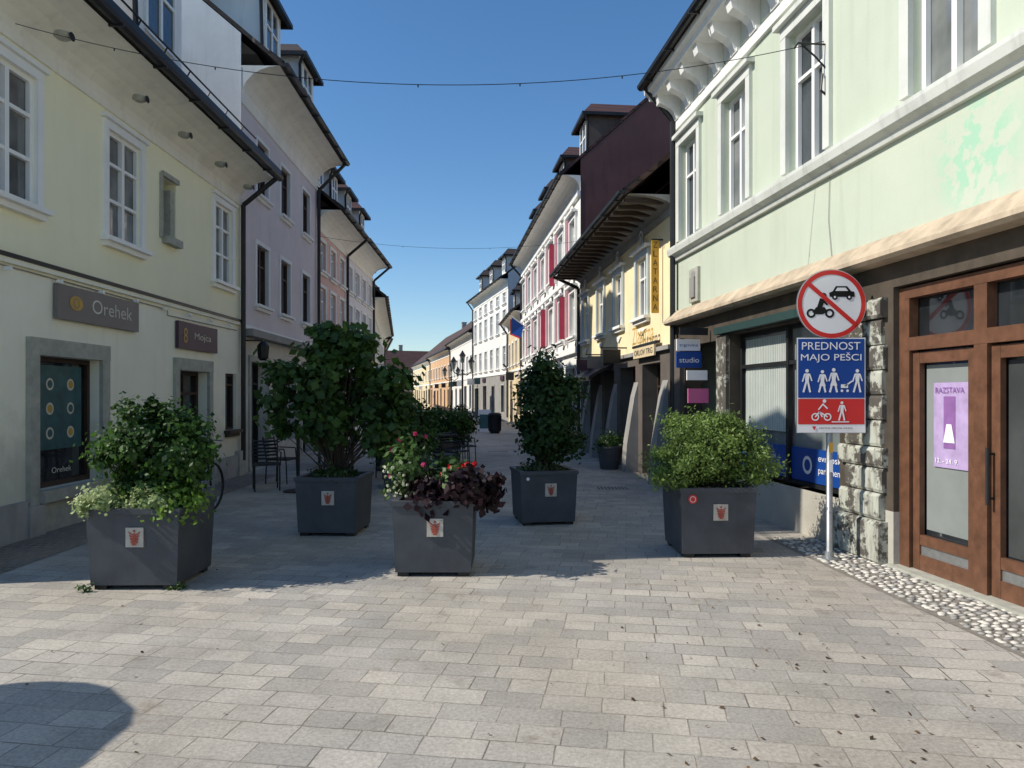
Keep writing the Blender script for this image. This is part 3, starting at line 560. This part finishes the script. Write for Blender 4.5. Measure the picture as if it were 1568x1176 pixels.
for q in range(5): b.tube('stems',bark,(random.uniform(-.08,.08),random.uniform(-.08,.08),.6),(random.uniform(-.3,.3),random.uniform(-.2,.2),1.7),.02,.01,6)
b.finish()
b=O('ground_cover_plant',cen(1)); b.foliage('leaves',[(0,-.15,.68,.33,.2,.06)],14,90,.04,(.02,.045,.015),(.08,.14,.04),.05,br=False); b.finish()
b=O('flowering_plants',cen(2))
b.foliage('purple_leaves',[(.22,-.15,.78,.36,.26,.13),(-.02,-.28,.66,.18,.12,.09),(.4,-.1,.75,.15,.2,.14)],32,70,.08,(.010,.006,.008),(.045,.018,.025),.07,br=False,aspect=.42)
b.foliage('green_leaves',[(-.27,0,.9,.16,.2,.26),(.05,.05,.85,.3,.25,.12)],34,70,.06,(.02,.05,.012),(.14,.25,.06),.07,root=(-.2,0,.62))
def blossoms(part,pts,size,colr,n=16):
    C=[];N=[]
    for p_ in pts:
        q=rng.normal(size=(n,3)); q/=np.linalg.norm(q,axis=1)[:,None]; C.append(np.array(p_)+q*size*.7); N.append(q)
    C=np.vstack(C);N=np.vstack(N); cc=np.array(colr)[None,:]*rng.uniform(.7,1.15,(len(C),1)); b.leaves(part,C,N,size*1.3,cc,.45)
blossoms('red_flowers',[(.16+random.uniform(-.16,.2),-.1+random.uniform(-.15,.15),.93+random.uniform(-.05,.06)) for _ in range(10)],.030,(.62,.012,.015))
blossoms('pink_flowers',[(-.42,0,1.1),(-.33,-.05,1.2),(-.2,0,1.25),(-.12,.1,1.22),(-.44,.0,.86),(-.1,-.2,.98)],.028,(.68,.05,.18))
blossoms('white_flowers',[(-.36+random.uniform(-.1,.14),-.15+random.uniform(-.12,.1),.86+random.uniform(-.16,.14)) for _ in range(40)],.018,(.78,.8,.6),10)
for xx,zz in((-.42,1.08),(-.33,1.18),(-.2,1.23),(-.12,1.2)): b.tube('stems',bark,(xx*.5,0,.62),(xx,0,zz),.006,.003,5)
b.finish()
b=O('laurel_shrub',cen(3)); b.foliage('leaves',[(.02,0,1.4,.36,.36,.58),(-.02,0,1.98,.16,.18,.26),(.14,0,1.1,.34,.3,.3),(.2,0,1.6,.25,.25,.3)],120,75,.075,(.008,.026,.009),(.055,.12,.025),.075,root=(0,0,.6)); b.tube('stems',bark,(0,0,.6),(0,0,1.5),.025,.012); b.finish()
b=O('ground_cover_plant',cen(3)); b.foliage('leaves',[(0,-.1,.68,.32,.22,.05)],14,90,.035,(.05,.07,.03),(.18,.22,.10),.045,br=False); b.finish()
b=O('fine_leaved_shrub',cen(4)); b.foliage('leaves',[(.02,0,1.06,.56,.42,.30),(-.15,0,1.30,.3,.28,.2),(.12,0,1.25,.3,.28,.18),(.38,0,.95,.32,.35,.28),(-.32,-.1,.88,.3,.35,.22)],200,115,.044,(.05,.10,.018),(.28,.40,.10),.066,root=(0,0,.62),aspect=.2,up=.1); b.finish()
for x,y,hh in((-1.9,12.5,.9),(-2.6,15.5,1.1),(-1.6,17.5,.8)):
    b=planter(x,y,.7,.5,3,False); b.finish()
    b=O('planter_bush',(x,y+.35)); b.foliage('leaves',[(0,0,.5+hh*.5,.6,.5,hh*.55)],50,80,.09,(.01,.03,.008),(.09,.19,.035),.12,root=(0,0,.45)); b.finish()
for x,y in((-4.4,27),(-3.6,33),(2.15,16.0)):
    b=O('potted_plant',(x,y)); b.lathe('pot',anth,(0,0,0),[(.2,0),(.28,.45),(.3,.47),(.3,.5),(.25,.5)]); b.foliage('leaves',[(0,0,.62,.28,.28,.18)],18,60,.06,(.01,.03,.008),(.07,.14,.03),.08,root=(0,0,.45)); b.finish()
# ---------------------------------------------------------------- traffic sign
b=O('traffic_sign',(3.115,7.08))
b.tube('pole',galv,(0,-.035,0),(0,-.035,2.8),.03,n=14); b.lathe('pole_base',galv,(0,-.035,0),[(.09,0),(.09,.015),(.045,.03),(.04,.08)],14); b.smooth.add('pole')
cz=2.50; r=.34
b.add('disc_plate',galv,[(r*math.cos(2*math.pi*i/40),d,cz+r*math.sin(2*math.pi*i/40)) for d in(0,.012) for i in range(40)],[tuple(range(40)),tuple(range(40,80))]+[(i,(i+1)%40,(i+1)%40+40,i+40) for i in range(40)])
b.disc('disc_face',signw,(0,cz),r-.004,.0145,48); b.ring('disc_border',signr,(0,cz),r-.052,r-.008,.017,48)
k='pictograms'
q=[(-.12,-.03),(-.125,.01),(-.09,.025),(-.06,.075),(.05,.075),(.09,.025),(.12,.02),(.125,-.03)]
b.fp(k,signk,[(x+.10,cz+.10+z) for x,z in q],.0165); b.fp(k,signw,[(x+.10,cz+.10+z) for x,z in((-.065,.028),(-.045,.06),(.035,.06),(.06,.028))],.0175)
for dx in(-.07,.07): b.disc(k,signk,(.10+dx,cz+.068),.028,.0185); b.disc(k,signw,(.10+dx,cz+.068),.011,.0195)
mx,mz=-.11,-.03
for dx in(-.09,.09): b.ring(k,signk,(mx+dx,cz+mz-.06),.025,.045,.0165,20)
b.fp(k,signk,[(mx+x,cz+mz+z) for x,z in((-.08,-.05),(-.04,.0),(.04,.0),(.07,-.04),(.02,-.07),(-.04,-.07))],.0168)
b.stroke(k,signk,(mx-.01,cz+mz-.01),(mx+.02,cz+mz+.08),.05,.0172); b.stroke(k,signk,(mx+.02,cz+mz+.07),(mx+.07,cz+mz+.02),.02,.0176); b.disc(k,signk,(mx+.03,cz+mz+.11),.03,.018); b.stroke(k,signk,(mx+.0,cz+mz),(mx+.04,cz+mz-.06),.03,.0178)
b.stroke('disc_slash',signr,(-.23,cz+.2),(.23,cz-.2),.042,.0215)
x0,x1,z0,z1=-.34,.335,1.243,2.175; zm=1.58
b.box('panel_plate',galv,x0,x1,0,.010,z0,z1); b.fp('panel_white',signw,[(x0+.004,z0+.004),(x1-.004,z0+.004),(x1-.004,z1-.004),(x0+.004,z1-.004)],.0125)
b.fp('panel_blue',signb,[(x0+.014,zm+.006),(x1-.014,zm+.006),(x1-.014,z1-.014),(x0+.014,z1-.014)],.0145); b.fp('panel_red',signr,[(x0+.014,z0+.085),(x1-.014,z0+.085),(x1-.014,zm-.004),(x0+.014,zm-.004)],.0145)
b.text('panel_text',signw,'PREDNOST',-.29,.28,2.055,2.130,.017); b.text('panel_text',signw,'MAJO PEŠCI',-.30,.29,1.93,2.03,.017)
b.text('panel_text',signk,'MESTNA OBCINA KRANJ',-.12,.2,z0+.035,z0+.055,.017); b.fp('panel_text',signr,[(-.19,z0+.065),(-.15,z0+.065),(-.17,z0+.025)],.017)
def person(cx,z,h,m,d,sg=1,skirt=False,w=1):
    b.disc(k,m,(cx,z+h*.91),h*.075,d,14)
    b.fp(k,m,[(cx-h*.11,z+h*.8),(cx+h*.11,z+h*.8),(cx+h*.07,z+h*.45),(cx-h*.07,z+h*.45)],d+.0004)
    if skirt: b.fp(k,m,[(cx-h*.07,z+h*.5),(cx+h*.07,z+h*.5),(cx+h*.15,z+h*.27),(cx-h*.15,z+h*.27)],d+.0008)
    b.stroke(k,m,(cx-h*.03,z+h*.47),(cx-h*.16*sg,z),h*.08,d+.0012); b.stroke(k,m,(cx+h*.03,z+h*.47),(cx+h*.13*sg,z),h*.08,d+.0016)
    b.stroke(k,m,(cx-h*.1,z+h*.78),(cx-h*.2,z+h*.45),h*.055,d+.002); b.stroke(k,m,(cx+h*.1,z+h*.78),(cx+h*.2,z+h*.48),h*.055,d+.0024)
person(-.24,1.64,.23,signw,.0165); person(-.09,1.64,.22,signw,.0165,skirt=True); person(.02,1.64,.24,signw,.0165,skirt=True); person(.25,1.64,.23,signw,.0165)
b.stroke(k,signw,(.20,1.75),(.13,1.70),.014,.0165); b.stroke(k,signw,(.09,1.70),(.16,1.70),.035,.0165)
for dx in(.10,.155): b.disc(k,signw,(dx,1.655),.013,.0165,12)
for dx in(-.16,-.04): b.ring(k,signw,(dx,1.40),.026,.038,.0165,18)
for p_,q_ in(((-.16,1.40),(-.12,1.45)),((-.12,1.45),(-.04,1.40)),((-.12,1.45),(-.09,1.40)),((-.13,1.47),(-.08,1.53)),((-.08,1.52),(-.04,1.48))): b.stroke(k,signw,p_,q_,.013,.0168)
b.disc(k,signw,(-.07,1.555),.018,.0165,12); person(.10,1.365,.19,signw,.0165); b.stroke(k,signw,(.0,1.352),(.17,1.352),.01,.0165)
for zz in(2.4,2.65,1.4,2.05): b.box('clamps',galv,-.05,.05,-.07,0,zz-.015,zz+.015)
b.box('pole_sticker',gold,-.02,.02,-.002,-.0005,1.05,1.15); b.box('pole_sticker',signw,-.02,.02,-.002,-.0005,.86,.98)
b.finish()
# ---------------------------------------------------------------- furniture
def chair(x,y,rot,s=1.):
    b=O('cafe_chair',(x,y),u=(math.cos(rot),math.sin(rot)))
    for sx in(-.2,.2):
        b.tube('legs',dark,(sx,.2,0),(sx,.18,.44*s),.012); b.tube('legs',dark,(sx,-.22,0),(sx,-.2,.44*s),.012); b.tube('back_posts',dark,(sx,-.2,.44*s),(sx,-.28,.86*s),.012)
        b.path('armrests',dark,[(sx*1.12,-.22,.65*s),(sx*1.12,.15,.64*s),(sx*1.05,.18,.44*s)],.012)
    b.box('seat',rattan,-.22,.22,-.21,.21,.43*s,.465*s)
    for i in range(6): b.tube('backrest',rattan,(-.2,-.21-.011*i,(.52+.06*i)*s),(.2,-.21-.011*i,(.52+.06*i)*s),.018,n=6)
    b.finish()
def table(x,y,h=.74,w=.35,bar=False):
    b=O('bar_table' if bar else 'cafe_table',(x,y))
    b.lathe('top',rattan,(0,0,h-.03),[(w,0),(w+.01,.01),(w+.01,.025),(w,.03)],20); b.tube('column',dark,(0,0,.03),(0,0,h-.03),.03); b.lathe('foot',dark,(0,0,0),[(.25,0),(.24,.02),(.05,.05)],16)
    b.finish()
table(-3.6,12.2,1.1,.4,True); table(-3.0,13.6,1.1,.35,True); table(-1.9,14.6); table(-1.6,16.6); table(-3.8,16.2)
for q in((-4.2,12.4,.4),(-4.25,13.4,1.4),(-3.0,12.2,3.6),(-2.4,14.2,.5),(-1.35,14.3,2.4),(-1.2,15.3,1.),(-2.2,16.3,4),(-1.1,16.9,2),(-4.2,16.6,.2),(-1.4,18.2,1.5)): chair(q[0],q[1],q[2])
b=O('litter_bin',(-.75,31.5)); b.lathe('body',dark,(0,0,0),[(.2,0),(.25,.1),(.27,.75),(.29,.78),(.29,.84),(.2,.9),(.12,.9)],18)
for i in range(18): t=i*2*math.pi/18; b.tube('slats',black,(.262*math.cos(t),.262*math.sin(t),.1),(.285*math.cos(t),.285*math.sin(t),.75),.015,n=5)
b.finish()
b=O('a_board_sign',(-1.25,33)); b.add('board',signw,[(-.3,.25,0),(.3,.25,0),(.3,0,1.0),(-.3,0,1.0),(-.3,-.25,0),(.3,-.25,0)],[(0,1,2,3),(2,3,4,5)]); b.add('border',teal,[(-.22,.224,.15),(.22,.224,.15),(.22,.07,.78),(-.22,.07,.78)],[(0,1,2,3)]); b.finish()
for x,y in((-2.8,41),(-4.6,55)):
    b=O('street_lamp',(x,y)); b.lathe('post',black,(0,0,0),[(.2,0),(.2,.1),(.12,.2),(.1,.7),(.06,.8),(.05,3.0),(.09,3.05),(.05,3.12)],14)
    for sx in(-1,1): b.path('arms',black,[(0,0,2.9),(sx*.25,0,2.8),(sx*.5,0,3.0),(sx*.5,0,3.15)],.03)
    for sx in(-.5,0,.5): z=3.15+(.35 if sx==0 else 0); b.lathe('lanterns',glassg,(sx,0,z),[(.09,0),(.16,.4)],6); b.lathe('lanterns',black,(sx,0,z+.4),[(.2,0),(.1,.16),(.02,.3)],6)
    b.tube('post',black,(0,0,3.1),(0,0,3.5),.03); b.finish()
b=O('bicycle',(-4.25,9.6),u=(.1,1))
b.u.normalize()
for a in(-.52,.52):
    b.torus('wheels',black,(a,0,.34),.33,.018,plane='ah'); b.tube('hub',galv,(a,-.05,.34),(a,.05,.34),.02)
    for i in range(12): t=i*math.pi/6; b.tube('spokes',galv,(a,0,.34),(a+.32*math.cos(t),0,.34+.32*math.sin(t)),.0015,n=4)
for p_,q_ in(((-.52,0,.34),(-.1,0,.3)),((-.1,0,.3),(-.2,0,.8)),((-.1,0,.3),(.38,0,.72)),((-.18,0,.72),(.36,0,.82)),((-.52,0,.34),(-.19,0,.7)),((.52,0,.34),(.36,0,.95))): b.tube('frame',signk,p_,q_,.015)
b.box('saddle',black,-.32,-.1,-.06,.06,.83,.87); b.tube('seatpost',galv,(-.2,0,.78),(-.21,0,.84),.012); b.path('handlebar',galv,[(.3,-.28,1.0),(.38,-.1,1.0),(.38,.1,1.0),(.3,.28,1.0)],.012); b.tube('handlebar',galv,(.36,0,.93),(.38,0,1.0),.014); b.tube('cranks',galv,(-.1,-.09,.2),(-.1,.09,.4),.012)
b.finish()
def cable(name,p,q,sag,bulbs):
    b=O(name,(p[0],p[1])); n=40; pts=[]
    for i in range(n+1):
        t=i/n; P_=Vector(p).lerp(Vector(q),t); P_.z-=4*sag*t*(1-t); pts.append((P_.x-p[0],-(P_.y-p[1]),P_.z))
    b.path('wire',dark,pts,.0045,5)
    for i in range(1,bulbs): x,d,h=pts[int(n*i/bulbs)]; b.lathe('lamp_holders',dark,(x,d,h-.03),[(.007,0),(.009,.03)],6)
    b.finish()
cable('hanging_cable',(-5.5,8.0,5.72),(3.44,7.9,5.48),.58,8)
cable('hanging_cable',(-5.75,21.2,6.3),(2.1,21.4,6.2),.3,3)
b=O('unseen_shadow_parasol',(-5.15,2.9)); b.tube('pole',galv,(0,0,0),(0,0,2.5),.025); b.lathe('foot',stone,(0,0,0),[(.3,0),(.3,.06),(.05,.1)],16)  # parasol added out of view to cast the round shadow on the left foreground
v=[(0,0,2.55)]+[(.74*math.cos(2*math.pi*i/24),.74*math.sin(2*math.pi*i/24),2.2-(.0 if i%3 else .03)) for i in range(24)]
b.add('canopy',M('parasol_canvas',(.5,.45,.35),.9,.05),v,[(0,1+i,1+(i+1)%24) for i in range(24)]); b.finish()
b=O('distant_trees',(-40,260)); E=[(random.uniform(-160,160),random.uniform(-20,20),random.uniform(2,7),random.uniform(8,16),8,random.uniform(5,9)) for _ in range(40)]
b.foliage('foliage',E,420,60,1.6,(.02,.045,.015),(.06,.11,.035),1.8,br=False)
b.finish()
# ---------------------------------------------------------------- light
EL=R(40); hd=Vector((1,.17)).normalized()
sd=Vector((hd.x*math.cos(EL),hd.y*math.cos(EL),-math.sin(EL)))
sl=bpy.data.lights.new('sun','SUN'); sl.energy=5.0; sl.angle=R(.5); sl.color=(1,.93,.82)
so=bpy.data.objects.new('sun',sl); so.rotation_euler=sd.to_track_quat('-Z','Y').to_euler(); so.location=(-20,-5,30); col.objects.link(so)
w=bpy.data.worlds.new('World'); bpy.context.scene.world=w; w.use_nodes=True; nt=w.node_tree
sk=nt.nodes.new('ShaderNodeTexSky'); sk.sky_type='NISHITA'; sk.sun_disc=False; sk.sun_elevation=EL; sk.sun_rotation=math.atan2(-hd.x,-hd.y); sk.ozone_density=3.0; sk.dust_density=.3; sk.air_density=1.0
hs=nt.nodes.new('ShaderNodeHueSaturation'); hs.inputs['Saturation'].default_value=1.2; nt.links.new(sk.outputs[0],hs.inputs['Color'])
bg=nt.nodes['Background']; bg.inputs[1].default_value=.15; nt.links.new(hs.outputs[0],bg.inputs[0])
cam=bpy.data.cameras.new('camera'); cam.sensor_width=36; cam.lens=1110/1568*36; cam.shift_y=19/1568; cam.clip_end=3000; cam.clip_start=.05
co=bpy.data.objects.new('camera',cam); co.location=(0,0,1.6); co.rotation_euler=(R(90),0,0); col.objects.link(co); bpy.context.scene.camera=co
sc=bpy.context.scene; sc.view_settings.view_transform='Standard'; sc.view_settings.look='None'; sc.view_settings.exposure=0
